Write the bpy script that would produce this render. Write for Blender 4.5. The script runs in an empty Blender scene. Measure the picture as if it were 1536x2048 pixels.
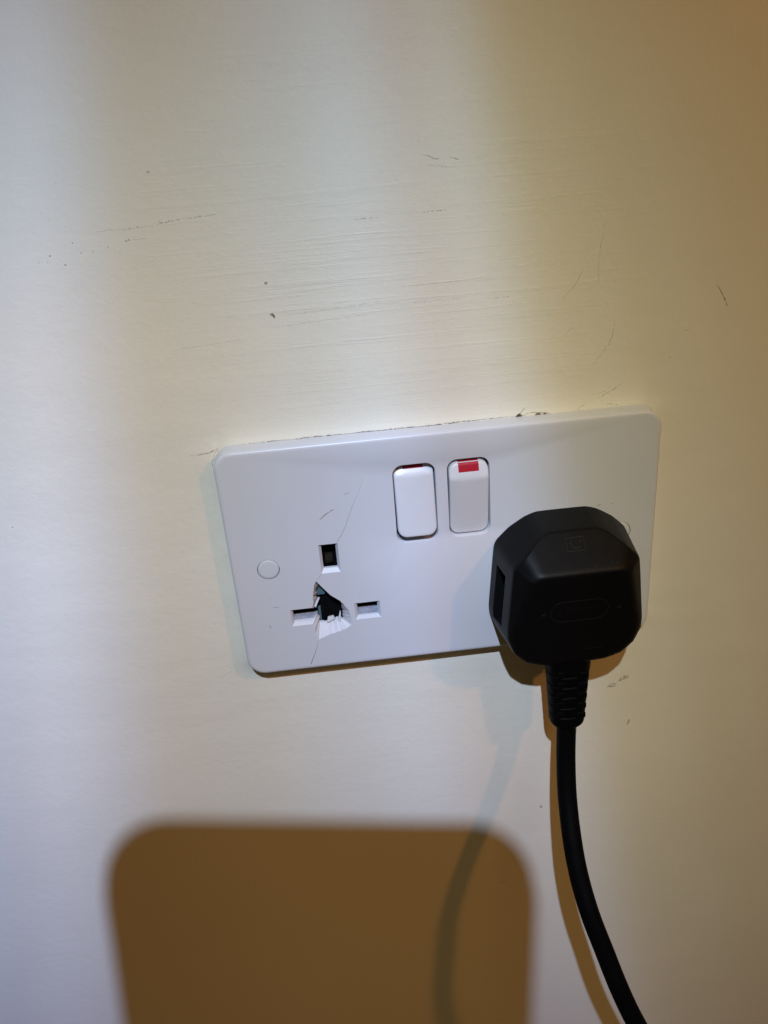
import bpy, bmesh, math, random
import numpy as np
from mathutils import Vector, Matrix, noise
from mathutils.geometry import delaunay_2d_cdt
random.seed(7)
SC = bpy.context.scene
COL = SC.collection
MM = 0.001
# Local frame of the place: x to the right along the wall, z up, d straight out of the wall (millimetres).
def V(x, z, d): return Vector((x * MM, -d * MM, z * MM))

# ------------------------------------------------------------------ camera
CAM = (-32.60, 127.88, 245.42)
RR = ((0.993250458, -0.075460158, 0.088086840), (-0.105547733, -0.902922725, 0.416641607), (0.048095768, -0.423126833, -0.904793059))
def D3(v): return Vector((v[0], -v[2], v[1]))
cd = bpy.data.cameras.new('camera'); cam = bpy.data.objects.new('camera', cd); COL.objects.link(cam)
cx, cy, cz = D3(RR[0]), -D3(RR[1]), -D3(RR[2])
m = Matrix((cx, cy, cz)).transposed().to_4x4(); m.translation = V(*CAM); cam.matrix_world = m
cd.sensor_fit = 'HORIZONTAL'; cd.sensor_width = 36; cd.lens = 36 * 1595.77 / 1536
cd.clip_start = 0.01; cd.clip_end = 50
SC.camera = cam

# ------------------------------------------------------------------ light
SC.view_settings.view_transform = 'Standard'; SC.view_settings.look = 'None'
SC.view_settings.exposure = 0; SC.view_settings.gamma = 1
w = bpy.data.worlds.new('World'); SC.world = w; w.use_nodes = True
w.node_tree.nodes['Background'].inputs[0].default_value = (0.112, 0.072, 0.031, 1)   # warm room beyond the lamps
w.node_tree.nodes['Background'].inputs[1].default_value = 0.56

def aim(o, target):
    o.rotation_euler = (Vector(target) - o.location).to_track_quat('-Z', 'Y').to_euler()

# the torch that lights the socket: a cool LED beam, bluish on one flank, yellow rim and dim on the other
TORCH = (-66, 560, 560)
ld = bpy.data.lights.new('torch', 'SPOT'); ld.energy = 60.5; ld.color = (1, 1, 1)
ld.shadow_soft_size = 0.006; ld.spot_size = math.radians(120); ld.spot_blend = 1.0
torch = bpy.data.objects.new('torch', ld); COL.objects.link(torch); torch.location = V(*TORCH); aim(torch, V(-35, -157, 0))
ld.use_nodes = True
nt = ld.node_tree; em = nt.nodes['Emission']
tc = nt.nodes.new('ShaderNodeTexCoord'); sp = nt.nodes.new('ShaderNodeSeparateXYZ'); nt.links.new(tc.outputs['Normal'], sp.inputs[0])
dv = nt.nodes.new('ShaderNodeMath'); dv.operation = 'DIVIDE'; nt.links.new(sp.outputs[0], dv.inputs[0]); nt.links.new(sp.outputs[2], dv.inputs[1])
dy = nt.nodes.new('ShaderNodeMath'); dy.operation = 'DIVIDE'; nt.links.new(sp.outputs[1], dy.inputs[0]); nt.links.new(sp.outputs[2], dy.inputs[1])
on = nt.nodes.new('ShaderNodeMath'); on.operation = 'ADD'; nt.links.new(dy.outputs[0], on.inputs[0]); on.inputs[1].default_value = 1
fn_ = nt.nodes.new('ShaderNodeMath'); fn_.operation = 'DIVIDE'; nt.links.new(dv.outputs[0], fn_.inputs[0]); nt.links.new(on.outputs[0], fn_.inputs[1])
mr = nt.nodes.new('ShaderNodeMapRange'); mr.inputs[1].default_value = 0.30; mr.inputs[2].default_value = -0.30
nt.links.new(fn_.outputs[0], mr.inputs[0])
rp = nt.nodes.new('ShaderNodeValToRGB'); nt.links.new(mr.outputs[0], rp.inputs[0]); rp.color_ramp.interpolation = 'CARDINAL'
BEAM = [(0.117, (0.247, 0.451, 0.863)), (0.217, (0.304, 0.400, 0.647)), (0.258, (0.349, 0.428, 0.666)), (0.300, (0.304, 0.368, 0.543)), (0.342, (0.262, 0.301, 0.384)), (0.383, (0.253, 0.295, 0.371)), (0.433, (0.262, 0.316, 0.415)), (0.500, (0.287, 0.362, 0.513)), (0.550, (0.320, 0.405, 0.589)), (0.600, (0.297, 0.346, 0.465)), (0.650, (0.290, 0.346, 0.441)), (0.700, (0.208, 0.234, 0.230)), (0.767, (0.139, 0.165, 0.149)), (0.833, (0.104, 0.125, 0.114)), (0.933, (0.073, 0.088, 0.076))]
els = rp.color_ramp.elements
while len(els) < len(BEAM): els.new(0.5)
for e, (t, c) in zip(els, BEAM): e.position = t; e.color = (*c, 1)
# the beam is a little yellower at its top and bluer at its bottom
mv = nt.nodes.new('ShaderNodeMapRange'); mv.inputs[1].default_value = -0.40; mv.inputs[2].default_value = 0.25; nt.links.new(dy.outputs[0], mv.inputs[0])
rv = nt.nodes.new('ShaderNodeValToRGB'); nt.links.new(mv.outputs[0], rv.inputs[0])
TINT = [(0.000, (0.09, 0.12, 0.12)), (0.123, (0.185, 0.245, 0.245)), (0.231, (0.47, 0.545, 0.505)), (0.323, (0.819, 0.813, 0.720)), (0.431, (0.981, 0.993, 0.954)), (0.538, (1.000, 1.000, 1.000)), (0.646, (0.798, 0.861, 0.942)), (0.769, (0.568, 0.631, 0.831)), (0.877, (0.420, 0.470, 0.680)), (1.000, (0.300, 0.340, 0.500))]
while len(rv.color_ramp.elements) < len(TINT): rv.color_ramp.elements.new(.5)
for e, (t, c) in zip(rv.color_ramp.elements, TINT): e.position = t; e.color = (*c, 1)
mx = nt.nodes.new('ShaderNodeVectorMath'); mx.operation = 'MULTIPLY'; nt.links.new(rp.outputs[0], mx.inputs[0]); nt.links.new(rv.outputs[0], mx.inputs[1])
nt.links.new(mx.outputs[0], em.inputs[0]);

def lamp(name, pos, target, power, color, size):
    l = bpy.data.lights.new(name, 'AREA'); l.shape = 'DISK'; l.size = size; l.energy = power; l.color = color
    o = bpy.data.objects.new(name, l); COL.objects.link(o); o.location = V(*pos); aim(o, V(*target)); return o
lamp('orange_lamp', (606, 635, 690), (0, -60, 0), 2.1, (1.0, 0.385, 0.075), 0.05)      # low warm lamp well to the right
lamp('ceiling_lamp', (330, 960, 1000), (0, 0, 0), 1.3, (1.0, 0.66, 0.26), 0.45)       # warm ceiling lamp

# ------------------------------------------------------------------ helpers
def obj(name, me, mat=None, parent=None, label=None):
    o = bpy.data.objects.new(name, me); COL.objects.link(o)
    if mat and not me.materials: me.materials.append(mat)
    if parent: o.parent = parent
    if label: o['label'] = label
    return o
def mesh(name, vs, fs, smooth=None):
    me = bpy.data.meshes.new(name); me.from_pydata([V(*v) for v in vs], [], fs); me.update()
    bm = bmesh.new(); bm.from_mesh(me); bmesh.ops.remove_doubles(bm, verts=bm.verts, dist=1e-8)
    bmesh.ops.recalc_face_normals(bm, faces=bm.faces); bm.to_mesh(me); bm.free()
    if smooth is not None:
        me.shade_smooth()
        if smooth < 180: me.set_sharp_from_angle(angle=math.radians(smooth))
    return me
def empty(name, loc):
    o = bpy.data.objects.new(name, None); COL.objects.link(o); o.empty_display_size = .01; return o
def loft(loops, close_first=False, close_last=False):
    n = len(loops[0]); vs = [p for l in loops for p in l]; fs = []
    for a in range(len(loops) - 1):
        for i in range(n):
            j = (i + 1) % n; fs.append((a * n + i, a * n + j, (a + 1) * n + j, (a + 1) * n + i))
    if close_first: fs.append(tuple(range(n - 1, -1, -1)))
    if close_last: fs.append(tuple((len(loops) - 1) * n + i for i in range(n)))
    return vs, fs
def join(parts):
    vs, fs = [], []
    for v, f in parts:
        o = len(vs); vs += v; fs += [tuple(i + o for i in q) for q in f]
    return vs, fs
def rrect(cx, cz, a, b, r, nc=8, nl=1):
    """rounded rectangle loop, nl extra points on the long sides"""
    r = max(r, .02); pts = []
    for k, (sx, sz) in enumerate(((1, 1), (-1, 1), (-1, -1), (1, -1))):
        for i in range(nc + 1):
            t = math.pi / 2 * (k + i / nc); pts.append((cx + sx * (a - r) + r * math.cos(t), cz + sz * (b - r) + r * math.sin(t)))
        if k in (1, 3):
            s = -1 if k == 1 else 1
            for i in range(1, nl): pts.append((cx + s * a, cz + (-s if k == 3 else 1) * (b - r) * (1 - 2 * i / nl) if k == 1 else cz - (b - r) * (1 - 2 * i / nl)))
        elif nl > 1:
            s = 1 if k == 0 else -1
            for i in range(1, 6): pts.append((cx + s * (a - r) * (1 - 2 * i / 6), cz + s * b))
    return pts
def inside(p, poly):
    x, y = p; c = False; n = len(poly); j = n - 1
    for i in range(n):
        xi, yi = poly[i]; xj, yj = poly[j]
        if (yi > y) != (yj > y) and x < (xj - xi) * (y - yi) / (yj - yi) + xi: c = not c
        j = i
    return c
def sheet(outline, holes, d):
    vs, es = [], []
    for l in [outline] + holes:
        o = len(vs); n = len(l); vs += [Vector(p) for p in l]; es += [(o + i, o + (i + 1) % n) for i in range(n)]
    ov, oe, of, *_ = delaunay_2d_cdt(vs, es, [], 0, 1e-6)
    fs = []
    for f in of:
        c = sum((ov[i] for i in f), Vector((0, 0))) / len(f)
        if inside(c, outline) and not any(inside(c, h) for h in holes): fs.append(tuple(f))
    return [(p.x, p.y, d) for p in ov], fs
def smooth01(t): t = max(0, min(1, t)); return t * t * (3 - 2 * t)

# ------------------------------------------------------------------ materials
def mat(name, color, rough=.5, spec=.5):
    m = bpy.data.materials.new(name); m.use_nodes = True; b = m.node_tree.nodes['Principled BSDF']
    b.inputs['Base Color'].default_value = (*color, 1); b.inputs['Roughness'].default_value = rough
    b.inputs['Specular IOR Level'].default_value = spec; return m
def N(m, t): return m.node_tree.nodes.new(t)
def L(m, a, b): m.node_tree.links.new(a, b)
def noise_node(m, scale, detail=4, rough=.55, stretch=None):
    tc = N(m, 'ShaderNodeTexCoord'); mp = N(m, 'ShaderNodeMapping'); n = N(m, 'ShaderNodeTexNoise')
    mp.inputs['Scale'].default_value = stretch or (1, 1, 1)
    n.inputs['Scale'].default_value = scale; n.inputs['Detail'].default_value = detail; n.inputs['Roughness'].default_value = rough
    L(m, tc.outputs['Object'], mp.inputs[0]); L(m, mp.outputs[0], n.inputs['Vector']); return n
def bump(m, heights, prev=None):
    b = m.node_tree.nodes['Principled BSDF']; last = None
    for h, strength, dist in heights:
        bp = N(m, 'ShaderNodeBump'); bp.inputs['Strength'].default_value = strength; bp.inputs['Distance'].default_value = dist
        L(m, h, bp.inputs['Height'])
        if last: L(m, last.outputs[0], bp.inputs['Normal'])
        last = bp
    L(m, last.outputs[0], b.inputs['Normal'])
def tint(m, fac, c0, c1, p0=.3, p1=.7, inp='Base Color'):
    b = m.node_tree.nodes['Principled BSDF']; r = N(m, 'ShaderNodeValToRGB')
    r.color_ramp.elements[0].position = p0; r.color_ramp.elements[0].color = (*c0, 1)
    r.color_ramp.elements[1].position = p1; r.color_ramp.elements[1].color = (*c1, 1)
    L(m, fac, r.inputs[0]); L(m, r.outputs[0], b.inputs[inp])

M_WALL = mat('wall_paint', (.72, .70, .60), .55, .3)
n1 = noise_node(M_WALL, 9, 4); tint(M_WALL, n1.outputs[0], (.735, .705, .595), (.755, .73, .63))
streak = noise_node(M_WALL, 46, 8, .68, (.26, 1, 9.5))       # brushed paint, strokes along the wall
where = noise_node(M_WALL, 11, 3)                              # strokes show in patches only
wr = N(M_WALL, 'ShaderNodeValToRGB'); wr.color_ramp.elements[0].position = .30; wr.color_ramp.elements[1].position = .58
L(M_WALL, where.outputs[0], wr.inputs[0])
# one roughly brushed patch above the socket; the rest of the wall shows strokes only faintly
tw = N(M_WALL, 'ShaderNodeTexCoord'); di = N(M_WALL, 'ShaderNodeVectorMath'); di.operation = 'DISTANCE'; di.inputs[1].default_value = (-.008, 0, .086)
L(M_WALL, tw.outputs['Object'], di.inputs[0])
pm = N(M_WALL, 'ShaderNodeMapRange'); pm.inputs[1].default_value = .02; pm.inputs[2].default_value = .085; pm.inputs[3].default_value = 1.0; pm.inputs[4].default_value = .16
L(M_WALL, di.outputs['Value'], pm.inputs[0])
pw = N(M_WALL, 'ShaderNodeMath'); pw.operation = 'MULTIPLY'
sr = N(M_WALL, 'ShaderNodeValToRGB'); sr.color_ramp.elements[0].position = .50; sr.color_ramp.elements[1].position = .74
L(M_WALL, streak.outputs[0], sr.inputs[0])
mu = N(M_WALL, 'ShaderNodeMath'); mu.operation = 'MULTIPLY'; L(M_WALL, sr.outputs[0], mu.inputs[0]); L(M_WALL, wr.outputs[0], pw.inputs[0]); L(M_WALL, pm.outputs[0], pw.inputs[1]); L(M_WALL, pw.outputs[0], mu.inputs[1])
grain = noise_node(M_WALL, 900, 4, .6, (.5, 1, 1.3)); peel = noise_node(M_WALL, 260, 4, .6)
bump(M_WALL, [(mu.outputs[0], .5, .00024), (peel.outputs[0], .40, .00034), (grain.outputs[0], .32, .00011)])

M_PLATE = mat('white_plastic', (.60, .61, .645), .3, .4)
pn = noise_node(M_PLATE, 60, 4); tint(M_PLATE, pn.outputs[0], (.585, .60, .635), (.61, .62, .65), .1, .9)
pr = noise_node(M_PLATE, 35, 3); tint(M_PLATE, pr.outputs[0], (.30, .30, .30), (.35, .35, .35), .1, .9, inp='Roughness')
pg = noise_node(M_PLATE, 900, 3); bump(M_PLATE, [(pg.outputs[0], .06, .00005)])
M_BROKEN = mat('fractured_plastic', (.62, .62, .65), .6, .3)
fn = noise_node(M_BROKEN, 900, 5, .7, (1, 1, .5)); bump(M_BROKEN, [(fn.outputs[0], .35, .0003)])
M_ROCKER = mat('rocker_plastic', (.66, .67, .70), .36, .4)
rn = noise_node(M_ROCKER, 50, 3); tint(M_ROCKER, rn.outputs[0], (.61, .62, .65), (.635, .645, .67))
M_RED = mat('red_print', (.50, .012, .03), .4, .25)
rr = noise_node(M_RED, 2500, 3); tint(M_RED, rr.outputs[0], (.33, .006, .018), (.43, .012, .03))
M_DARK = mat('socket_interior', (.004, .004, .005), .8, .03); dn = noise_node(M_DARK, 400); tint(M_DARK, dn.outputs[0], (.0025, .0025, .0035), (.006, .0055, .006))
M_SHUT = mat('shutter_plastic', (.50, .52, .58), .35, .4); sn = noise_node(M_SHUT, 800, 5, .7); tint(M_SHUT, sn.outputs[0], (.20, .22, .28), (.40, .42, .48))
M_TEAL = mat('grey_blue_plastic', (.16, .27, .33), .5, .3); tn = noise_node(M_TEAL, 500); tint(M_TEAL, tn.outputs[0], (.06, .11, .14), (.10, .16, .19))
M_BRASS = mat('dull_brass', (.12, .08, .035), .5, .5); bn = noise_node(M_BRASS, 900); tint(M_BRASS, bn.outputs[0], (.008, .006, .005), (.05, .036, .02))
M_BRASS.node_tree.nodes['Principled BSDF'].inputs['Metallic'].default_value = .5
M_PLUG = mat('black_plastic', (.0021, .0021, .0026), .46, .14)
gn = noise_node(M_PLUG, 1500, 3); bump(M_PLUG, [(gn.outputs[0], .10, .00006)])
gr = noise_node(M_PLUG, 60, 4); tint(M_PLUG, gr.outputs[0], (.42, .42, .42), (.5, .5, .5), inp='Roughness')
M_RECESS = mat('recess_plastic', (.003, .003, .004), .6, .15); rc = noise_node(M_RECESS, 900); tint(M_RECESS, rc.outputs[0], (.002, .002, .003), (.004, .004, .005))
M_EMBOSS = mat('moulded_mark', (.012, .012, .013), .42, .4); en = noise_node(M_EMBOSS, 3000); tint(M_EMBOSS, en.outputs[0], (.003, .003, .0034), (.006, .006, .0065))
M_RUBBER = mat('cable_rubber', (.0016, .0016, .0018), .55, .05); un = noise_node(M_RUBBER, 1200); bump(M_RUBBER, [(un.outputs[0], .08, .00006)])
def mark_mat(name, c, keep):
    m = mat(name, c, .8, .1); n = noise_node(m, 1400, 3)
    r = N(m, 'ShaderNodeValToRGB'); r.color_ramp.elements[0].position = max(0, .5 - keep * .25); r.color_ramp.elements[1].position = .5 + (1 - keep) * .2 + .02
    L(m, n.outputs[0], r.inputs[0]); L(m, r.outputs[0], m.node_tree.nodes['Principled BSDF'].inputs['Alpha']); return m
M_MARK = {'dark': mark_mat('crack_dark', (.17, .145, .10), .6), 'mid': mark_mat('crack_mid', (.38, .35, .28), .3),
          'faint': mark_mat('crack_faint', (.67, .64, .55), .4)}
M_CHIP = mat('bare_plaster', (.10, .075, .035), .9, .1); cn = noise_node(M_CHIP, 900); tint(M_CHIP, cn.outputs[0], (.05, .035, .018), (.22, .17, .09))
M_SCUFF = mark_mat('plate_scuff', (.38, .33, .30), .5)
M_TAB = mat('tablet_case', (.015, .015, .017), .6, .3); tb = noise_node(M_TAB, 30); tint(M_TAB, tb.outputs[0], (.012, .012, .014), (.02, .02, .022))
# ------------------------------------------------------------------ wall (one real relief sheet)
D = 7.2; HW, HH = 73.07, 42.73          # socket plate: depth, half width, half height
def bell(t, s): return math.exp(-(t / s) ** 2)
def wall_h(x, z):
    """relief of the painted plaster in mm: slow waves, and paint built up against the plate's edge"""
    h = .35 * noise.noise((x / 70, z / 90, 3.1)) + .10 * noise.noise((x / 22, z / 9, 8.3))
    dx = max(abs(x) - HW, 0); dz = z - HH
    if dz > -2 and abs(x) < HW + 8:
        h += (1.25 + .35 * noise.noise((x / 9, 1.7, 0))) * math.exp(-max(dz, 0) / 4.2) * (1 - smooth01((abs(x) - HW + 9) / 10))
    if x < -HW + 2 and abs(z) < HH + 4:
        h += (.75 + .3 * noise.noise((z / 8, 4.7, 0))) * math.exp(-max(-HW - x, 0) / 4.6) * (1 - smooth01((abs(z) - HH + 4) / 8))
    if x > HW - 2 and abs(z) < HH + 4:
        h += (.5 + .3 * noise.noise((z / 8, 9.7, 0))) * math.exp(-max(x - HW, 0) / 4) * (1 - smooth01((abs(z) - HH + 4) / 8))
    return h
def axis(a, b, fa, fb, fine, coarse):
    return np.concatenate([np.arange(a, fa, coarse), np.arange(fa, fb, fine), np.arange(fb, b + coarse, coarse)])
xs = axis(-620, 560, -125, 120, 1.0, 5.0); zs = axis(-640, 520, -70, 75, 1.0, 5.0)
nx, nz = len(xs), len(zs)
co = np.empty((nz * nx, 3)); k = 0
for z in zs:
    for x in xs: co[k] = (x * MM, -wall_h(x, z) * MM, z * MM); k += 1
ii = (np.arange(nz - 1)[:, None] * nx + np.arange(nx - 1)[None, :]).ravel()
quads = np.stack([ii, ii + 1, ii + nx + 1, ii + nx], 1)
me = bpy.data.meshes.new('wall'); me.from_pydata(co.tolist(), [], quads.tolist()); me.update(); me.shade_smooth()
wall = obj('wall', me, M_WALL); wall['kind'] = 'structure'
wall['label'] = 'cream painted plaster wall with fine brush strokes, scratches and hairline cracks'

def ribbon(pts, width, hf, jitter=.25, lift=.03, step=.8, taper=True):
    """a thin hand-drawn line lying on a surface: resampled, wobbling, uneven in width, pointed at its ends"""
    P = []
    for (a, b) in zip(pts, pts[1:]):
        n = max(1, int(math.dist(a, b) / step))
        for i in range(n): P.append((a[0] + (b[0] - a[0]) * i / n, a[1] + (b[1] - a[1]) * i / n))
    P.append(pts[-1]); n = len(P); vs, fs = [], []
    for i, (x, z) in enumerate(P):
        a, b = P[max(0, i - 1)], P[min(n - 1, i + 1)]; t = math.dist(a, b) or 1
        px, pz = -(b[1] - a[1]) / t, (b[0] - a[0]) / t
        j = (random.random() - .5) * jitter; wd = width * (.45 + .8 * random.random()) / 2
        if taper: wd *= min(1, .2 + 4 * min(i, n - 1 - i) / n)
        for s in (-1, 1):
            X, Z = x + px * (j + s * wd), z + pz * (j + s * wd); vs.append((X, Z, hf(X, Z) + lift))
        if i: fs.append((2 * i - 2, 2 * i - 1, 2 * i + 1, 2 * i))
    return vs, fs
def blob(poly, hf, lift):
    c = (sum(p[0] for p in poly) / len(poly), sum(p[1] for p in poly) / len(poly))
    vs = [(c[0], c[1], hf(*c) + lift)] + [(x, z, hf(x, z) + lift) for x, z in poly]; n = len(poly)
    return vs, [(0, 1 + i, 1 + (i + 1) % n) for i in range(n)]
MARKS = [
    ('crack', 'dark', 0.22, [(-80.35, 40.35), (-77.77, 40.41), (-75.8, 40.72), (-74.2, 40.71), (-72.14, 41.52), (-70.4, 42.36)]),
    ('crack', 'dark', 0.2, [(-73.62, 35.44), (-73.82, 37.21), (-72.74, 38.83), (-72.65, 40.37), (-70.82, 41.72)]),
    ('crack', 'dark', 0.16, [(25.82, 42.92), (27.48, 43.94), (29.14, 45.47)]),
    ('crack', 'dark', 0.2, [(27.98, 42.86), (29.47, 43.39), (31.13, 43.73), (33.29, 43.17), (34.96, 43.16), (37.12, 42.77), (38.47, 42.11)]),
    ('crack', 'mid', 0.18, [(45.81, 42.38), (47.11, 43.61), (48.43, 44.33), (49.58, 44.89)]),
    ('crack', 'mid', 0.16, [(53.29, 43.83), (54.96, 44.0), (56.64, 43.83), (58.84, 43.43), (61.21, 43.01)]),
    ('crack', 'mid', 0.22, [(53.19, 46.39), (55.66, 47.15), (57.95, 48.1), (59.89, 49.25), (61.01, 50.14)]),
    ('crack', 'faint', 0.2, [(50.33, 47.36), (53.31, 47.56), (55.61, 48.34), (57.86, 50.13)]),
    ('crack', 'faint', 0.3, [(50.67, 56.64), (52.23, 58.61), (53.95, 60.55), (55.96, 63.09), (57.42, 66.46), (57.77, 69.27), (57.31, 72.13)]),
    ('crack', 'faint', 0.25, [(41.26, 77.77), (41.54, 79.26), (42.76, 80.97), (44.75, 82.59), (45.94, 84.73), (47.25, 87.73)]),
    ('crack', 'faint', 0.25, [(40.68, 66.79), (42.26, 67.9), (44.3, 69.6), (45.1, 69.36)]),
    ('crack', 'faint', 0.2, [(53.52, 100.87), (52.94, 96.67), (52.19, 92.41), (51.93, 87.31), (52.29, 82.07)]),
    ('scratch', 'dark', 0.22, [(89.76, 79.01), (91.08, 77.06), (92.22, 75.42), (93.05, 73.8)]),
    ('scratch', 'dark', 0.35, [(92.45, 74.78), (93.26, 73.31), (94.09, 71.68)]),
    ('scratch', 'mid', 0.22, [(-79.27, 110.3), (-74.92, 110.88), (-71.73, 111.29), (-68.86, 111.45), (-66.0, 111.62), (-63.13, 111.79), (-57.44, 111.85)]),
    ('scratch', 'faint', 0.2, [(-94.84, 109.99), (-91.27, 110.23), (-87.79, 110.07), (-83.85, 110.01), (-79.27, 110.3)]),
    ('scratch', 'faint', 0.2, [(-87.53, 106.65), (-85.32, 107.01), (-83.03, 107.09), (-79.88, 107.23)]),
    ('scratch', 'mid', 0.25, [(-1.55, 107.52), (1.11, 107.71), (3.46, 107.65), (6.11, 107.71)]),
    ('scratch', 'mid', 0.25, [(-21.16, 107.22), (-18.68, 107.29), (-16.48, 107.38), (-14.01, 107.31)]),
    ('scratch', 'faint', 0.2, [(-9.09, 86.99), (-3.0, 87.18), (3.1, 87.22), (10.74, 87.28), (19.18, 87.85)]),
    ('scratch', 'faint', 0.2, [(-10.21, 81.73), (-1.75, 82.01), (5.95, 82.21), (12.13, 82.39)]),
    ('scratch', 'faint', 0.25, [(16.74, 81.22), (19.84, 81.24), (22.94, 81.11), (25.12, 81.21)]),
    ('scratch', 'faint', 0.2, [(-45.96, 81.74), (-39.89, 81.93), (-32.27, 82.27), (-24.63, 82.76), (-15.46, 83.11)]),
    ('scratch', 'faint', 0.2, [(-78.82, 74.54), (-71.17, 75.03), (-63.51, 75.52), (-55.85, 76.01)]),
    ('scratch', 'faint', 0.2, [(-49.43, 78.45), (-37.2, 78.96), (-24.94, 79.48), (-14.15, 80.29)]),
    ('scratch', 'mid', 0.35, [(-0.12, 122.72), (1.29, 122.36), (2.68, 121.6), (4.39, 121.34)]),
    ('scratch', 'mid', 0.35, [(7.27, 121.64), (8.56, 121.41), (10.12, 120.76)]),
    ('scratch', 'faint', 0.3, [(0.3, 119.96), (4.6, 119.62), (6.74, 119.06), (9.61, 118.84)]),
    ('scratch', 'mid', 0.3, [(-1.35, 128.46), (-0.54, 127.89)]),
    ('scratch', 'mid', 0.3, [(-1.61, 126.57), (-0.77, 126.25)]),
    ('scratch', 'faint', 0.25, [(-85.21, -46.84), (-82.45, -45.65), (-79.67, -44.25)]),
    ('scratch', 'faint', 0.25, [(-27.66, -58.47), (-26.3, -60.53)]),
    ('scratch', 'faint', 0.3, [(17.8, -172.88), (19.83, -171.07), (22.07, -170.23)]),
    ('scratch', 'faint', 0.25, [(3.96, -77.15), (5.7, -77.9)]),
    ('scratch', 'faint', 0.25, [(4.45, -79.93), (6.59, -80.99)]),
    ('scratch', 'mid', 0.28, [(52.71, 109.4), (53.58, 110.01)]),
    ('scratch', 'mid', 0.3, [(55.33, 111.09), (56.05, 111.58)]),
    ('scratch', 'dark', 0.35, [(57.23, 111.89), (57.66, 112.13)]),
    ('scratch', 'faint', 0.3, [(80.2, 65.57), (82.49, 65.51)]),
]
DOTS = [(-101.73, 107.59, 0.5), (-104.07, 105.46, 0.6), (-108.79, 104.63, 0.7), (-109.75, 103.06, 0.5), (-112.27, 103.14, 0.5), (-107.07, 102.41, 0.5), (-105.09, 101.82, 0.6), (-93.98, 106.93, 0.8), (-92.67, 107.09, 0.7), (-91.96, 105.79, 0.8), (-99.87, 104.69, 0.5), (-94.32, 104.76, 0.6), (-85.27, 109.99, 0.8), (-82.94, 110.34, 0.6), (-77.04, 124.32, 1.1), (-48.81, 91.72, 1.2), (-102.45, 123.51, 0.6), (-89.11, 103.9, 0.6), (-96.58, 104.82, 0.5), (-70.73, 139.88, 0.5), (-59.31, 11.95, 0.5), (76.63, 57.04, 0.6), (-141.59, 21.74, 0.6), (-76.28, 111.13, 0.8), (-73.45, 111.16, 0.9), (-86.77, 106.86, 0.6), (-85.85, 107.19, 0.6), (36.04, -129.86, 1.6)]
SMUDGES = [[(-49.14, 82.78), (-48.08, 82.84), (-47.32, 81.72), (-47.7, 81.15), (-48.5, 81.98)], [(61.34, -72.16), (63.04, -70.25), (65.26, -70.8), (64.74, -72.41)], [(65.42, -70.11), (67.27, -67.51), (70.04, -67.42), (69.92, -68.83), (67.19, -69.64)], [(70.17, -91.75), (71.05, -89.1), (71.89, -89.48), (71.0, -91.87)]]
CHIPS = [[(25.48, 42.27), (26.32, 43.21), (26.98, 43.48), (27.65, 43.07), (27.97, 42.18)], [(31.97, 42.45), (32.96, 43.2), (33.63, 43.13), (34.46, 42.19)], [(34.46, 42.36), (35.29, 42.96), (36.3, 42.34)]]
for nm, kind, wd, pts in MARKS:
    obj(nm, mesh(nm, *ribbon(pts, wd, wall_h)), M_MARK[kind], wall)
for x, z, r in DOTS:
    poly = [(x + r * .5 * (.6 + .7 * random.random()) * math.cos(t), z + r * .5 * (.5 + .6 * random.random()) * math.sin(t)) for t in [i * math.pi / 4 for i in range(8)]]
    obj('speck', mesh('speck', *blob(poly, wall_h, .03)), M_MARK['mid'], wall)
for i, poly in enumerate(SMUDGES):
    obj('smudge', mesh('smudge', *blob(poly, wall_h, .035)), M_MARK['dark' if i == 0 else 'mid'], wall)
for poly in CHIPS:
    obj('chip', mesh('chip', *blob([(x, z + .25) for x, z in poly], wall_h, .06)), M_CHIP, wall)
# the broken paint line where the wall's paint meets the top edge of the plate
seam = [(-66, HH), (-57, HH + .05), (-47, HH - .02), (-41.4, HH + .25), (-38, HH + .1), (-28, HH), (-17, HH + .12), (-5.5, HH + .05), (4.3, HH + .2), (14.2, HH + .25), (24, HH + .25), (29, HH + .1)]
obj('crack', mesh('seam', *ribbon(seam, .27, wall_h, .22, .04, .9)), M_MARK['dark'], wall)

# ------------------------------------------------------------------ the double socket
sock = empty('wall_socket', None)
sock['label'] = 'cracked white double wall socket with two rocker switches and a smashed left outlet'; sock['category'] = 'socket'
def arc_line(pts, n_noise, amp, step=.45):
    out = []
    for a, b, rough in pts:
        n = max(1, int(math.dist(a, b) / step)) if rough else 1
        for i in range(n):
            t = i / n; x, z = a[0] + (b[0] - a[0]) * t, a[1] + (b[1] - a[1]) * t
            if rough and i: x += (random.random() - .5) * amp; z += (random.random() - .5) * amp
            out.append((x, z))
    return out
E_OUT = [(-42.8, 6.85), (-42.8, -4.05), (-36.3, -4.05), (-36.3, 6.85)]
E_IN = [(-41.95, 6.1), (-41.95, -2.75), (-37.15, -2.75), (-37.15, 6.1)]
L_OUT = [(-32.9, -17.15), (-32.9, -23.8), (-24.0, -23.8), (-24.0, -17.15)]
L_IN = [(-31.95, -18.0), (-31.95, -22.9), (-24.9, -22.9), (-24.9, -18.0)]
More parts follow.
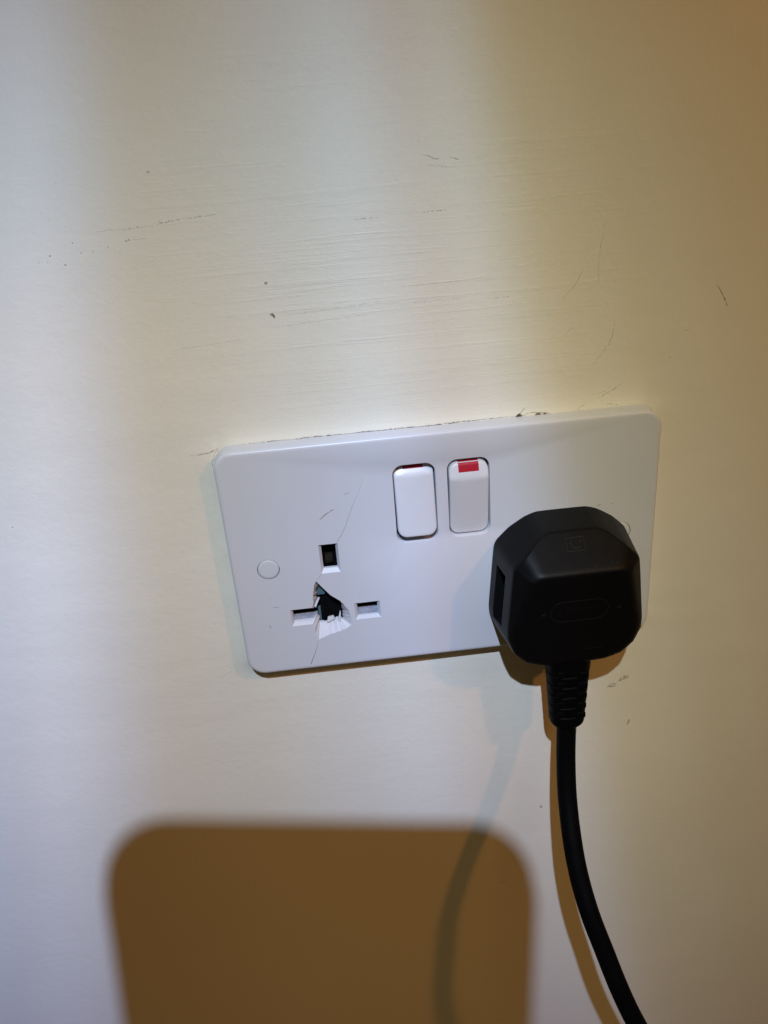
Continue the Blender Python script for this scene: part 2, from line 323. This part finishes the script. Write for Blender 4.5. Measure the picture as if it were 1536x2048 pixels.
# outer rim of the break, its torn inner edge, depth of the inner edge, torn?
BR = [((-47.47, -17.0), (-47.15, -17.9), 6.0, 1), ((-46.9, -15.4), (-46.15, -16.3), 4.6, 1), ((-46.55, -11.0), (-45.45, -13.2), 4.4, 1), ((-45.9, -8.3), (-44.85, -10.0), 4.4, 1),
      ((-45.0, -6.78), (-44.3, -8.5), 4.4, 0), ((-42.61, -10.2), (-42.5, -10.5), 4.6, 0), ((-40.7, -12.81), (-40.6, -13.1), 4.6, 0), ((-37.74, -15.4), (-37.85, -15.8), 4.6, 1),
      ((-36.33, -17.47), (-37.55, -18.6), 4.8, 1), ((-34.8, -20.09), (-37.25, -21.2), 4.6, 1), ((-34.45, -23.28), (-37.2, -23.8), 4.5, 1), ((-34.7, -25.72), (-37.7, -24.7), 4.4, 1),
      ((-36.65, -27.03), (-38.6, -23.6), 4.3, 1), ((-40.95, -28.25), (-41.0, -25.0), 4.2, 1), ((-44.3, -29.35), (-43.7, -25.5), 4.2, 1), ((-46.71, -30.25), (-45.75, -24.9), 4.3, 1),
      ((-47.31, -28.26), (-45.75, -24.0), 4.5, 1), ((-47.72, -25.02), (-45.75, -22.6), 4.7, 1), ((-48.0, -23.7), (-46.0, -20.9), 5.2, 1), ((-48.4, -23.65), (-47.7, -22.4), 6.0, 0),
      ((-55.1, -23.65), (-54.3, -22.55), 6.0, 0), ((-55.2, -17.0), (-54.45, -17.9), 6.0, 0)]
b_out, b_in, b_mid = [], [], []
for i, (o, q, d, rough) in enumerate(BR):
    o2, q2, d2, _ = BR[(i + 1) % len(BR)]
    n = max(1, int(math.dist(o, o2) / .4)) if rough else 1
    for k in range(n):
        t = k / n; lerp = lambda a, b: a + (b - a) * t
        r = lambda s: (random.random() - .5) * s * rough
        b_out.append((lerp(o[0], o2[0]) + r(.32) * (k > 0), lerp(o[1], o2[1]) + r(.32) * (k > 0)))
        g = len(b_in); rg = lambda s_: noise.noise((g * .31, s_, 2.2)) * .6 * rough + r(.05)
        b_in.append((lerp(q[0], q2[0]) + rg(1.3), lerp(q[1], q2[1]) + rg(5.1), lerp(d, d2)))
        b_mid.append(((b_out[-1][0] + b_in[-1][0]) / 2 + r(.12), (b_out[-1][1] + b_in[-1][1]) / 2 + r(.12), (D + b_in[-1][2]) / 2 + r(.16) + .1))
def slit(pts, w):
    l, r = [], []; n = len(pts)
    for i, (x, z) in enumerate(pts):
        a, b = pts[max(0, i - 1)], pts[min(n - 1, i + 1)]; t = math.dist(a, b)
        px, pz = -(b[1] - a[1]) / t, (b[0] - a[0]) / t; ww = w[i] / 2
        l.append((x + px * ww, z + pz * ww)); r.append((x - px * ww, z - pz * ww))
    return l + r[::-1]
def wob(pts, amp=.22, step=1.1):
    out = []
    for a, b in zip(pts, pts[1:]):
        n = max(1, int(math.dist(a, b) / step))
        for i in range(n): out.append((a[0] + (b[0] - a[0]) * i / n + (random.random() - .5) * amp * (i > 0), a[1] + (b[1] - a[1]) * i / n + (random.random() - .5) * amp * (i > 0)))
    return out + [pts[-1]]
C1 = wob([(-25.8, 29.5), (-27.5, 24.4), (-30.0, 20.2), (-31.8, 15.85), (-33.3, 12.3), (-35.3, 8.9), (-36.55, 7.2)])
C2 = wob([(-43.0, -4.4), (-43.7, -5.3), (-44.6, -6.4)]); C3 = wob([(-46.95, -30.9), (-47.7, -33.7), (-49.1, -37.0), (-50.6, -40.5)])
S1 = slit(C1, [.02 + .10 * (i / len(C1)) for i in range(len(C1))])
S2 = slit(C2, [.10] * len(C2)); S3 = slit(C3, [.05 + .20 * i / len(C3) for i in range(len(C3))])
SWC = [(-9.25, 18.25), (8.6, 18.35)]; SA, SB, SR = 6.95, 13.95, 3.3
CAPS = [(-60.35, -.35), (60.35, -.35)]; CR = 3.65
def circle(c, r, n=40): return [(c[0] + r * math.cos(2 * math.pi * i / n), c[1] + r * math.sin(2 * math.pi * i / n)) for i in range(n)]
INS = 2.4
front_out = rrect(0, 0, HW - INS, HH - INS, 4.2, 12)
holes = [rrect(c[0], c[1], SA + .3, SB + .3, SR + .3, 10) for c in SWC] + [circle(c, CR + .12) for c in CAPS] + [E_OUT, L_OUT, b_out, S1, S2, S3]
parts = [sheet(front_out, holes, D)]
rim = [(0, 0), (.14, 3.5), (.28, 5.7), (.36, 6.25), (.52, 6.65), (.78, 6.95), (1.15, 7.12), (1.6, 7.185), (2.0, D), (INS, D)]
rim_part = loft([[(x, z, d) for x, z in rrect(0, 0, HW - i, HH - i, 6.6 - i, 12)] for i, d in rim])
def down(loop, steps): return loft([[(x, z, d) for x, z in l] for l, d in [(loop, D)] + steps])
for c in SWC:
    parts.append(down(rrect(c[0], c[1], SA + .3, SB + .3, SR + .3, 10), [(rrect(c[0], c[1], SA + .1, SB + .1, SR + .1, 10), D - .08), (rrect(c[0], c[1], SA, SB, SR, 10), D - .3), (rrect(c[0], c[1], SA, SB, SR, 10), D - 4.5)]))
for c in CAPS: parts.append(down(circle(c, CR + .12), [(circle(c, CR + .1), D - 1.2)]))
parts.append(down(E_OUT, [(E_IN, D - 1.25), (E_IN, D - 2.4)])); parts.append(down(L_OUT, [(L_IN, D - 1.2), (L_IN, D - 2.0)]))
for s in (S1, S2, S3): parts.append(down(s, [(s, D - 2)]))
me = mesh('faceplate', *join(parts + [rim_part]), smooth=32)
obj('faceplate', me, M_PLATE, sock)
# torn edge of the break: rough fracture faces from the front rim to the torn inner edge
vs, fs = loft([[(x, z, D) for x, z in b_out], b_mid, b_in, [(x, z, d - 1.1) for x, z, d in b_in]])
obj('broken_edge', mesh('broken_edge', vs, fs, smooth=55), M_BROKEN, sock, 'rough white torn plastic round the smashed hole')
for poly, d in (([(-42.6, -23.2), (-40.6, -22.9), (-40.2, -23.9), (-41.9, -24.8), (-43.1, -25.0)], 4.6), ([(-47.0, -17.6), (-45.2, -14.6), (-44.7, -14.9), (-45.6, -16.6), (-46.3, -18.2)], 4.9), ([(-39.2, -24.4), (-38.2, -20.9), (-37.9, -21.2), (-38.3, -25.2)], 5.2)):
    vs, fs = loft([[(x, z, d - .7) for x, z in poly], [(x, z, d + .1 * i) for i, (x, z) in enumerate(poly)]], True, True)
    obj('broken_tab', mesh('broken_tab', vs, fs), M_BROKEN, sock)
# dark inside behind the plate
o_ = [(x, z) for x, z in rrect(0, 0, 66, 37, 4, 3)]
vs, fs = loft([[(x, z, D - 1.0) for x, z in o_], [(x, z, 1.8) for x, z in o_]], False, True)
obj('back_box', mesh('back_box', vs, fs), M_DARK, sock)
def slab(x0, x1, z0, z1, d0, d1, tilt=0, m_=None, nm='shutter', bev=.15):
    A = [(x0, z0, d0), (x1, z0, d0), (x1, z1, d0 + tilt), (x0, z1, d0 + tilt)]; F = [(x0 + bev, z0 + bev, d1), (x1 - bev, z0 + bev, d1), (x1 - bev, z1 - bev, d1 + tilt), (x0 + bev, z1 - bev, d1 + tilt)]
    vs, fs = loft([A, F], True, True); return obj(nm, mesh(nm, vs, fs), m_ or M_SHUT, sock)
slab(-55.6, -46.0, -24.2, -21.2, 3.0, 4.9, -.3)          # shutters behind the two pin holes
slab(-33.4, -23.6, -24.2, -21.1, 3.0, 4.8, -.3)
slab(-46.6, -42.6, -14.3, -7.0, 2.2, 3.6, 0, M_TEAL, 'inner_moulding')
slab(-43.4, -41.6, -12.6, -9.0, 2.4, 3.4, 0, M_BRASS, 'contact')
slab(-45.9, -44.8, -25.6, -19.6, 2.0, 2.8, 0, M_TEAL, 'inner_moulding')
slab(-41.2, -38.4, -2.6, 1.4, 2.0, 2.9, .5, M_BRASS, 'contact')
slab(-31.2, -25.6, -18.9, -18.3, 2.0, 3.2, 0, M_BRASS, 'contact')
for c in CAPS:                                             # screw covers, a hair proud of their groove
    vs, fs = loft([[(x, z, d) for x, z in circle(c, r)] for r, d in ((CR - .1, D - 1.1), (CR - .1, D - .1), (CR - .2, D), (CR - .9, D + .03), (CR * .4, D + .04))], False, True)
    obj('screw_cover', mesh('screw_cover', vs, fs, smooth=50), M_PLATE, sock)
for pts, wd in (([(-41.5, 15.9), (-40.4, 16.9), (-39, 17.97), (-36.2, 19.46)], .5), ([(-61.2, -10.6), (-61.1, -11.7)], .3), ([(-62.9, -22.3), (-62.8, -23.4)], .45), ([(-32.5, 24.2), (-30.4, 24.8)], .2), ([(-60.9, -15.2), (-57.9, -15.4)], .35), ([(51.6, 10.4), (53.4, 10.7)], .4), ([(56.5, 10.6), (58, 10.7)], .3)):
    obj('scuff', mesh('scuff', *ribbon(pts, wd, lambda x, z: D, .15, .02, .4)), M_SCUFF, sock)

# rocker switches
RA, RB = 6.55, 13.1
def crown(x, t):
    e = min(RA - abs(x), RB - abs(t))
    h = 0.0
    if t > 8.2: h -= 2.3 * (t - 8.2) / 4.9 * smooth01((t - 8.2) / .8 + .3)
    h -= .35 * (abs(x) / RA) ** 4
    return h
def rocker(c, tilt, base):
    rings = []
    def pt(x, t, h):
        ca, sa = math.cos(tilt), math.sin(tilt); h0 = h + 9
        return (c[0] + x, c[1] + t * ca - h0 * sa, base - 9 + h0 * ca + t * sa)
    E_ = [(0, -5), (0, -2.9), (0, -.6), (.06, -.34), (.2, -.14), (.42, -.03), (.7, 0), (1.3, 0), (2.2, 0), (3.4, 0), (4.7, 0), (5.8, 0), (6.3, 0)]
    for e, dh in E_:
        l = rrect(0, 0, RA - e, RB - e, 3.0 - e * .8, 8, 26)
        rings.append([pt(x, t, (crown(x, t) if dh > -2 else 0) + dh) for x, t in l])
    vs, fs = loft(rings, False, True)
    me = mesh('rocker', vs, fs, smooth=60)
    # red print near the rocker's upper end, following its surface
    nxx, ntt = 8, 10; rv, rf = [], []
    for j in range(ntt + 1):
        for i in range(nxx + 1):
            x = -3.35 + 6.7 * i / nxx; t = 10.3 + (RB - .12 - 10.3) * min(j, ntt - 2) / (ntt - 2)
            e = RB - t; dh = -.14 * max(0, 1 - (e - .2) / .5) if e < .7 else 0
            if j > ntt - 2: rv.append(pt(x, RB + .04, crown(x, RB) - .25 - 1.6 * (j - ntt + 2) / 2))
            else: rv.append(pt(x, t + .02, crown(x, t) + dh + .04))
    for j in range(ntt):
        for i in range(nxx): a = j * (nxx + 1) + i; rf.append((a, a + 1, a + nxx + 2, a + nxx + 1))
    return me, mesh('red_marker', rv, rf, smooth=180)
for c, tilt, base, lab in (((SWC[0][0], SWC[0][1] + .45), -math.radians(7.6), D + .15, 'switch rocker pushed in at the top, red mark almost hidden'), ((SWC[1][0], SWC[1][1] + .7), math.radians(8.4), D + .5, 'switch rocker pushed in at the bottom, red mark showing')):
    a, b = rocker(c, tilt, base)
    s = obj('switch', a, M_ROCKER, sock, lab); obj('red_marker', b, M_RED, s)

# ------------------------------------------------------------------ the plug and its cable
plug = empty('power_plug', None)
plug['label'] = 'black three-pin plug with ribbed boot and black cable, pushed into the right outlet'; plug['category'] = 'plug'
PX = 39.4
half = [(0, 11), (8.3, 10.9), (12.4, 9.6), (17.7, 6.3), (21.9, 2.2), (23.1, -.6), (24.3, -13), (25.2, -23.0), (24.9, -27.5), (22.4, -33.8), (17.5, -38.6), (11, -40.8), (0, -41.3)]
def catmull(P, n, closed=False):
    out = []; m_ = len(P)
    for i in range(m_ if closed else m_ - 1):
        p0, p1, p2, p3 = [Vector(P[(i + k) % m_] if closed else P[min(max(i + k, 0), m_ - 1)]) for k in (-1, 0, 1, 2)]
        for k in range(n):
            t = k / n; out.append(tuple(.5 * ((2 * p1) + (p2 - p0) * t + (2 * p0 - 5 * p1 + 4 * p2 - p3) * t * t + (3 * p1 - p0 - 3 * p2 + p3) * t ** 3)))
    if not closed: out.append(tuple(P[-1]))
    return out
ring0 = half + [(-x, z) for x, z in half[-2:0:-1]]
poly = catmull(ring0, 12, True)
# rounded polygon: mix the straight polygon with its smooth curve
lin = []
for i in range(len(ring0)):
    a, b = ring0[i], ring0[(i + 1) % len(ring0)]
    for k in range(12): lin.append((a[0] + (b[0] - a[0]) * k / 12, a[1] + (b[1] - a[1]) * k / 12))
OUT = [(.45 * a[0] + .55 * b[0], .45 * a[1] + .55 * b[1]) for a, b in zip(poly, lin)]
nO = len(OUT)
nor = []
for i in range(nO):
    a, b = OUT[i - 2], OUT[(i + 2) % nO]; t = math.dist(a, b); nor.append((-(b[1] - a[1]) / t, (b[0] - a[0]) / t))
if sum(n_[0] * -p[0] + n_[1] * (-14 - p[1]) for n_, p in zip(nor, OUT)) < 0: nor = [(-a, -b) for a, b in nor]
def inset(d):
    e = .13 * (d - 8)
    return [(p[0] + n_[0] * e, p[1] + n_[1] * e) for p, n_ in zip(OUT, nor)]
def smin(a, b, k):
    h = max(k - abs(a - b), 0) / k; return min(a, b) - h * h * k * .25
def upper(z): return 32.3 - (z + .5) * 1.17
def lower(z): return 32.3 + (z + .5) * .15
def seg_dist(p, loop):
    best = 1e9
    for i in range(0, len(loop)):
        a, b = loop[i], loop[(i + 1) % len(loop)]; vx, vz = b[0] - a[0], b[1] - a[1]
        t = max(0, min(1, ((p[0] - a[0]) * vx + (p[1] - a[1]) * vz) / (vx * vx + vz * vz + 1e-9)))
        best = min(best, math.hypot(p[0] - a[0] - vx * t, p[1] - a[1] - vz * t))
    return best
SH = 26.6
sh_loop = inset(SH)[::3]
def top_h(x, z):
    e = seg_dist((x, z), sh_loop)
    return smin(smin(upper(z), lower(z), 1.1), SH - .2 + e * 1.12, 1.8)
# shoulder: where the side wall ends and the front facets begin
sh_d = []
for i in range(nO):
    d = SH
    for _ in range(12):
        p = (OUT[i][0] + nor[i][0] * .13 * (d - 8), OUT[i][1] + nor[i][1] * .13 * (d - 8)); d = .5 * d + .5 * min(SH, smin(upper(p[1]), SH, 1.6))
    sh_d.append(d)
sh = [(OUT[i][0] + nor[i][0] * .13 * (sh_d[i] - 8), OUT[i][1] + nor[i][1] * .13 * (sh_d[i] - 8)) for i in range(nO)]
loops = []
for t in (0, .02, .12, .25, .4, .55, .7, .82, .9, .955):
    l = []
    for i in range(nO):
        d = 7.35 + (sh_d[i] - 7.35) * t; e = .13 * (d - 8) + (.35 if t == 0 else 0)
        l.append((PX + OUT[i][0] + nor[i][0] * e, OUT[i][1] + nor[i][1] * e, d))
    loops.append(l)
CZ = -13
for s in [.995, .985, .97, .95, .92, .89] + [.86 - .03 * i for i in range(28)] + [.015]:
    l = []
    for i in range(nO):
        x, z = sh[i][0] * s, CZ + (sh[i][1] - CZ) * s
        h = top_h(x, z); lim = sh_d[i] - .12 + (1 - s) * 60
        l.append((PX + x, z, min(h, lim)))
    loops.append(l)
vs, fs = loft(loops, True, True)
body_me = mesh('plug_body', vs, fs)
pb = obj('plug_body', body_me, M_PLUG, plug)
# finger recesses on both flanks, cut as real pockets
def cutter(s):
    z0, z1, d0, d1 = -26.3, -4.4, 11.8, 21.0; xo, xi = 27.5, 19.3
    vs = [(PX + s * xo, z0 + .2, d0), (PX + s * xo, z1, d0), (PX + s * xo, z1, d1), (PX + s * xo, z0 + 1.5, d1), (PX + s * xi, z0 + 1.2, d0 + .8), (PX + s * xi, z1 - 1.2, d0 + .8), (PX + s * xi, z1 - 1.2, d1 - .8), (PX + s * xi, z0 + 2.2, d1 - .8)]
    fs = [(0, 1, 2, 3), (4, 7, 6, 5), (0, 4, 5, 1), (1, 5, 6, 2), (2, 6, 7, 3), (3, 7, 4, 0)]
    me = mesh('cutter', vs, fs); me.materials.append(M_RECESS); return obj('cutter', me)
cuts = [cutter(-1), cutter(1)]
for c in cuts:
    md = pb.modifiers.new('cut', 'BOOLEAN'); md.object = c; md.solver = 'EXACT'; md.operation = 'DIFFERENCE'; md.material_mode = 'TRANSFER'
dg = bpy.context.evaluated_depsgraph_get()
nm_ = bpy.data.meshes.new_from_object(pb.evaluated_get(dg)); pb.modifiers.clear(); pb.data = nm_; nm_.name = 'plug_body_cut'
for c in cuts: bpy.data.objects.remove(c)
nm_.shade_smooth(); nm_.set_sharp_from_angle(angle=math.radians(38))

def bar_on(face, pts, w_, h_=.14, closed=False):
    """raised moulded line following the plug's front surface"""
    P = list(pts) + ([pts[0]] if closed else []); vs, fs = [], []
    n = len(P)
    for i, (x, z) in enumerate(P):
        a, b = P[max(0, i - 1)], P[min(n - 1, i + 1)]
        if closed and i in (0, n - 1): a, b = P[n - 2], P[1]
        k = face[1]; ax, az, bx, bz = a[0], a[1] * k, b[0], b[1] * k; t = math.hypot(bx - ax, bz - az) or 1
        px, pz = -(bz - az) / t * w_ / 2, (bx - ax) / t / k * w_ / 2
        for s, up in ((-1, -.05), (-.7, h_), (.7, h_), (1, -.05)):
            X, Z = x + s * px, z + s * pz; vs.append((X, Z, top_h(X - PX, Z) + up))
        if i: o = 4 * (i - 1); fs += [(o + q, o + q + 1, o + q + 5, o + q + 4) for q in range(3)]
    if not closed: fs += [(0, 1, 2, 3), tuple(4 * (n - 1) + q for q in (3, 2, 1, 0))]
    return vs, fs
UP, LO = (0, 1.54), (0, 1.01)
logo = [bar_on(UP, [(36.4, 7.7), (42.2, 7.7), (42.2, 4.7), (36.4, 4.7)], .3, .13, True),
        bar_on(UP, [(38.0, 5.6), (38.6, 5.35), (39.3, 5.27), (40.0, 5.35), (40.6, 5.6)], .3), bar_on(UP, [(37.9, 6.9), (37.9, 5.9)], .28), bar_on(UP, [(40.7, 6.7), (41.3, 6.9)], .4)]
obj('logo_emblem', mesh('logo_emblem', *join(logo)), M_EMBOSS, pb)
small = [bar_on(UP, [(43.4 + .0, .9), (44.0, 1.0), (44.0, 1.5)], .22), bar_on(UP, [(49.4, 1.5), (49.7, 1.2), (50.2, 1.15)], .25), bar_on(UP, [(50.7, 1.15), (50.9, 1.5), (51.1, 1.15)], .22), bar_on(UP, [(51.5, 1.5), (51.5, 1.1)], .22)]
obj('moulded_mark', mesh('moulded_mark', *join(small)), M_EMBOSS, pb)
cart = [(29.8, -15.2), (30.4, -17.2), (31.6, -18.7), (33.2, -19.4)] + [(33.2 + 2.5 * i, -19.4) for i in range(1, 6)] + [(47.4, -18.7), (48.6, -17.2), (49.2, -15.2), (48.6, -13.2), (47.4, -11.8), (45.7, -11.2), (39.5, -11.2), (33.2, -11.2), (31.6, -11.8), (30.4, -13.2)]
obj('moulded_outline', mesh('moulded_outline', *join([bar_on(LO, cart, .35, .16, True)])), M_EMBOSS, pb)
txt = []
for i in range(6):                                        # worn, unreadable lettering: short raised strokes
    x = 35.4 + 1.9 * i; txt += [bar_on(LO, [(x, -15.4), (x + .25, -14.2), (x + 1.0, -14.4)], .22, .10), bar_on(LO, [(x + .9, -15.4), (x + 1.0, -14.9)], .22, .10)]
for i in range(3):
    x = 42.4 + 2.0 * i; txt += [bar_on(LO, [(x, -31.4), (x + .1, -30.2), (x + 1.1, -30.5)], .22, .12)]
txt.append(bar_on(LO, [(42, -32.4), (49, -32.4)], .25, .12))
obj('moulded_lettering', mesh('moulded_lettering', *join(txt)), M_EMBOSS, pb)
for x in (27.7, 52.6):
    vs = [(x - .8, -15.6, 0), (x + .8, -14.9, 0), (x + .5, -15.9, 0), (x - .5, -16.3, 0)]
    lo_ = [(a, b, top_h(a - PX, b) - .05) for a, b, _ in vs]; hi_ = [(a * .75 + x * .25, b * .75 - 15.7 * .25, top_h(a - PX, b) + .35) for a, b, _ in vs]
    obj('moulded_pip', mesh('moulded_pip', *loft([lo_, hi_], False, True)), M_EMBOSS, pb)

# ribbed strain relief boot
def oval(cx, cz, cdp, a, b, n=40, p=2.6):
    l = []
    for i in range(n):
        t = 2 * math.pi * i / n; c_, s_ = math.cos(t), math.sin(t); k = (abs(c_) ** p + abs(s_) ** p) ** (-1 / p)
        l.append((cx + a * c_ * k, cz, cdp + b * s_ * k))
    return l
loops = []; ztop, zbot, seg = -37.5, -67.5, 4.7
z = ztop
while z > zbot:
    t = (ztop - z) / (ztop - zbot); u = ((ztop - z - 3.0) / seg) % 1
    if ztop - z < 3.5: notch = 0
    else: notch = -.1 * (1 - u) - (.42 if u > .86 else 0)
    a = 8.2 + (6.25 - 8.2) * t ** .8 + notch; b = 6.6 + (5.4 - 6.6) * t + notch * .9
    loops.append(oval(39.0 + .5 * t, z, 20.3 - 1.2 * t, a, b)); z -= .33
for e, dz in ((.2, .6), (.6, 1.3), (1.3, 2.1), (2.2, 2.7), (3.0, 3.0)):
    loops.append(oval(39.5, zbot - dz, 19.1, 6.25 - e, 5.4 - e * .8))
vs, fs = loft(loops, True, True)
boot = obj('strain_relief', mesh('strain_relief', vs, fs, smooth=40), M_RUBBER, plug)
# staggered pads standing proud on the boot's front
def pad(x, z0, a, h, dd):
    l0 = rrect(x, z0, a, h, .5, 3); return loft([[(p, q, dd - .5) for p, q in l0], [(p, q, dd + .08) for p, q in l0], [(x + (p - x) * .9, z0 + (q - z0) * .85, dd + .22) for p, q in l0]], True, True)
for r in range(5):
    zz = -43.6 - r * seg * .98; t = (ztop - zz) / (ztop - zbot); fd = 20.3 - 1.2 * t + 6.6 - 1.2 * t
    for k, x in enumerate((36.0, 42.8)):
        obj('rib', mesh('rib', *pad(x + .3 * t, zz - (.9 if k else 0), 2.0 - .35 * t, 1.25, fd - .35)), M_RUBBER, boot)
# cable
CP = [(39.4, -62, 19), (39.5, -71.6, 19.6), (38.6, -84.5, 23), (37.7, -98, 29), (37.3, -111, 38), (38, -121, 45), (39.9, -131, 52), (43.3, -142.3, 58), (47.3, -155, 65), (52.2, -167.5, 70), (60, -184, 75), (72, -206, 79), (90, -236, 80), (112, -275, 76), (135, -325, 66), (150, -390, 52), (156, -470, 38), (157, -560, 30)]
path = [Vector(p) for p in catmull(CP, 10)]
loops = []; nrm = Vector((1, 0, 0))
for i, p in enumerate(path):
    t = (path[min(i + 1, len(path) - 1)] - path[max(i - 1, 0)]).normalized(); nrm = (nrm - t * nrm.dot(t)).normalized(); bn_ = t.cross(nrm)
    loops.append([tuple(p + (nrm * math.cos(a) + bn_ * math.sin(a)) * 3.5) for a in [2 * math.pi * k / 28 for k in range(28)]])
vs, fs = loft(loops, True, True)
obj('cable', mesh('cable', vs, fs, smooth=60), M_RUBBER, plug)

# ------------------------------------------------------------------ the tablet taking the picture (behind the lens; its shadow falls on the wall)
r_, u_, f_ = Vector(RR[0]), -Vector(RR[1]), Vector(RR[2]); O_ = Vector(CAM)
tab = empty('tablet', None)
tab['label'] = 'dark round-cornered tablet held before the wall, showing only as the brown shadow below the socket'; tab['category'] = 'tablet'
X0, X1, Y0, Y1 = TABLET = (-83.5, 21.5, -150, 31.5)
def slab3(x0, x1, y0, y1, r, prof):
    cx_, cy_ = (x0 + x1) / 2, (y0 + y1) / 2; ls = []
    for e, dep in prof:
        ls.append([tuple(O_ + r_ * p + u_ * q - f_ * dep) for p, q in rrect(cx_, cy_, (x1 - x0) / 2 - e, (y1 - y0) / 2 - e, r - e, 10)])
    return loft(ls, True, True)
obj('tablet_body', mesh('tablet_body', *slab3(X0, X1, Y0, Y1, 17, [(.8, 1.2), (0, 2), (0, 8), (.8, 8.8)]), smooth=40), M_TAB, tab)
obj('lens_ring', mesh('lens_ring', *loft([[tuple(O_ + r_ * (rr_ * math.cos(t)) + u_ * (rr_ * math.sin(t)) - f_ * dep) for t in [2 * math.pi * k / 32 for k in range(32)]] for rr_, dep in ((6.5, 1.2), (6.5, .5), (6.1, .3), (5.2, .3), (5.2, 1.15))])), M_TAB, tab)
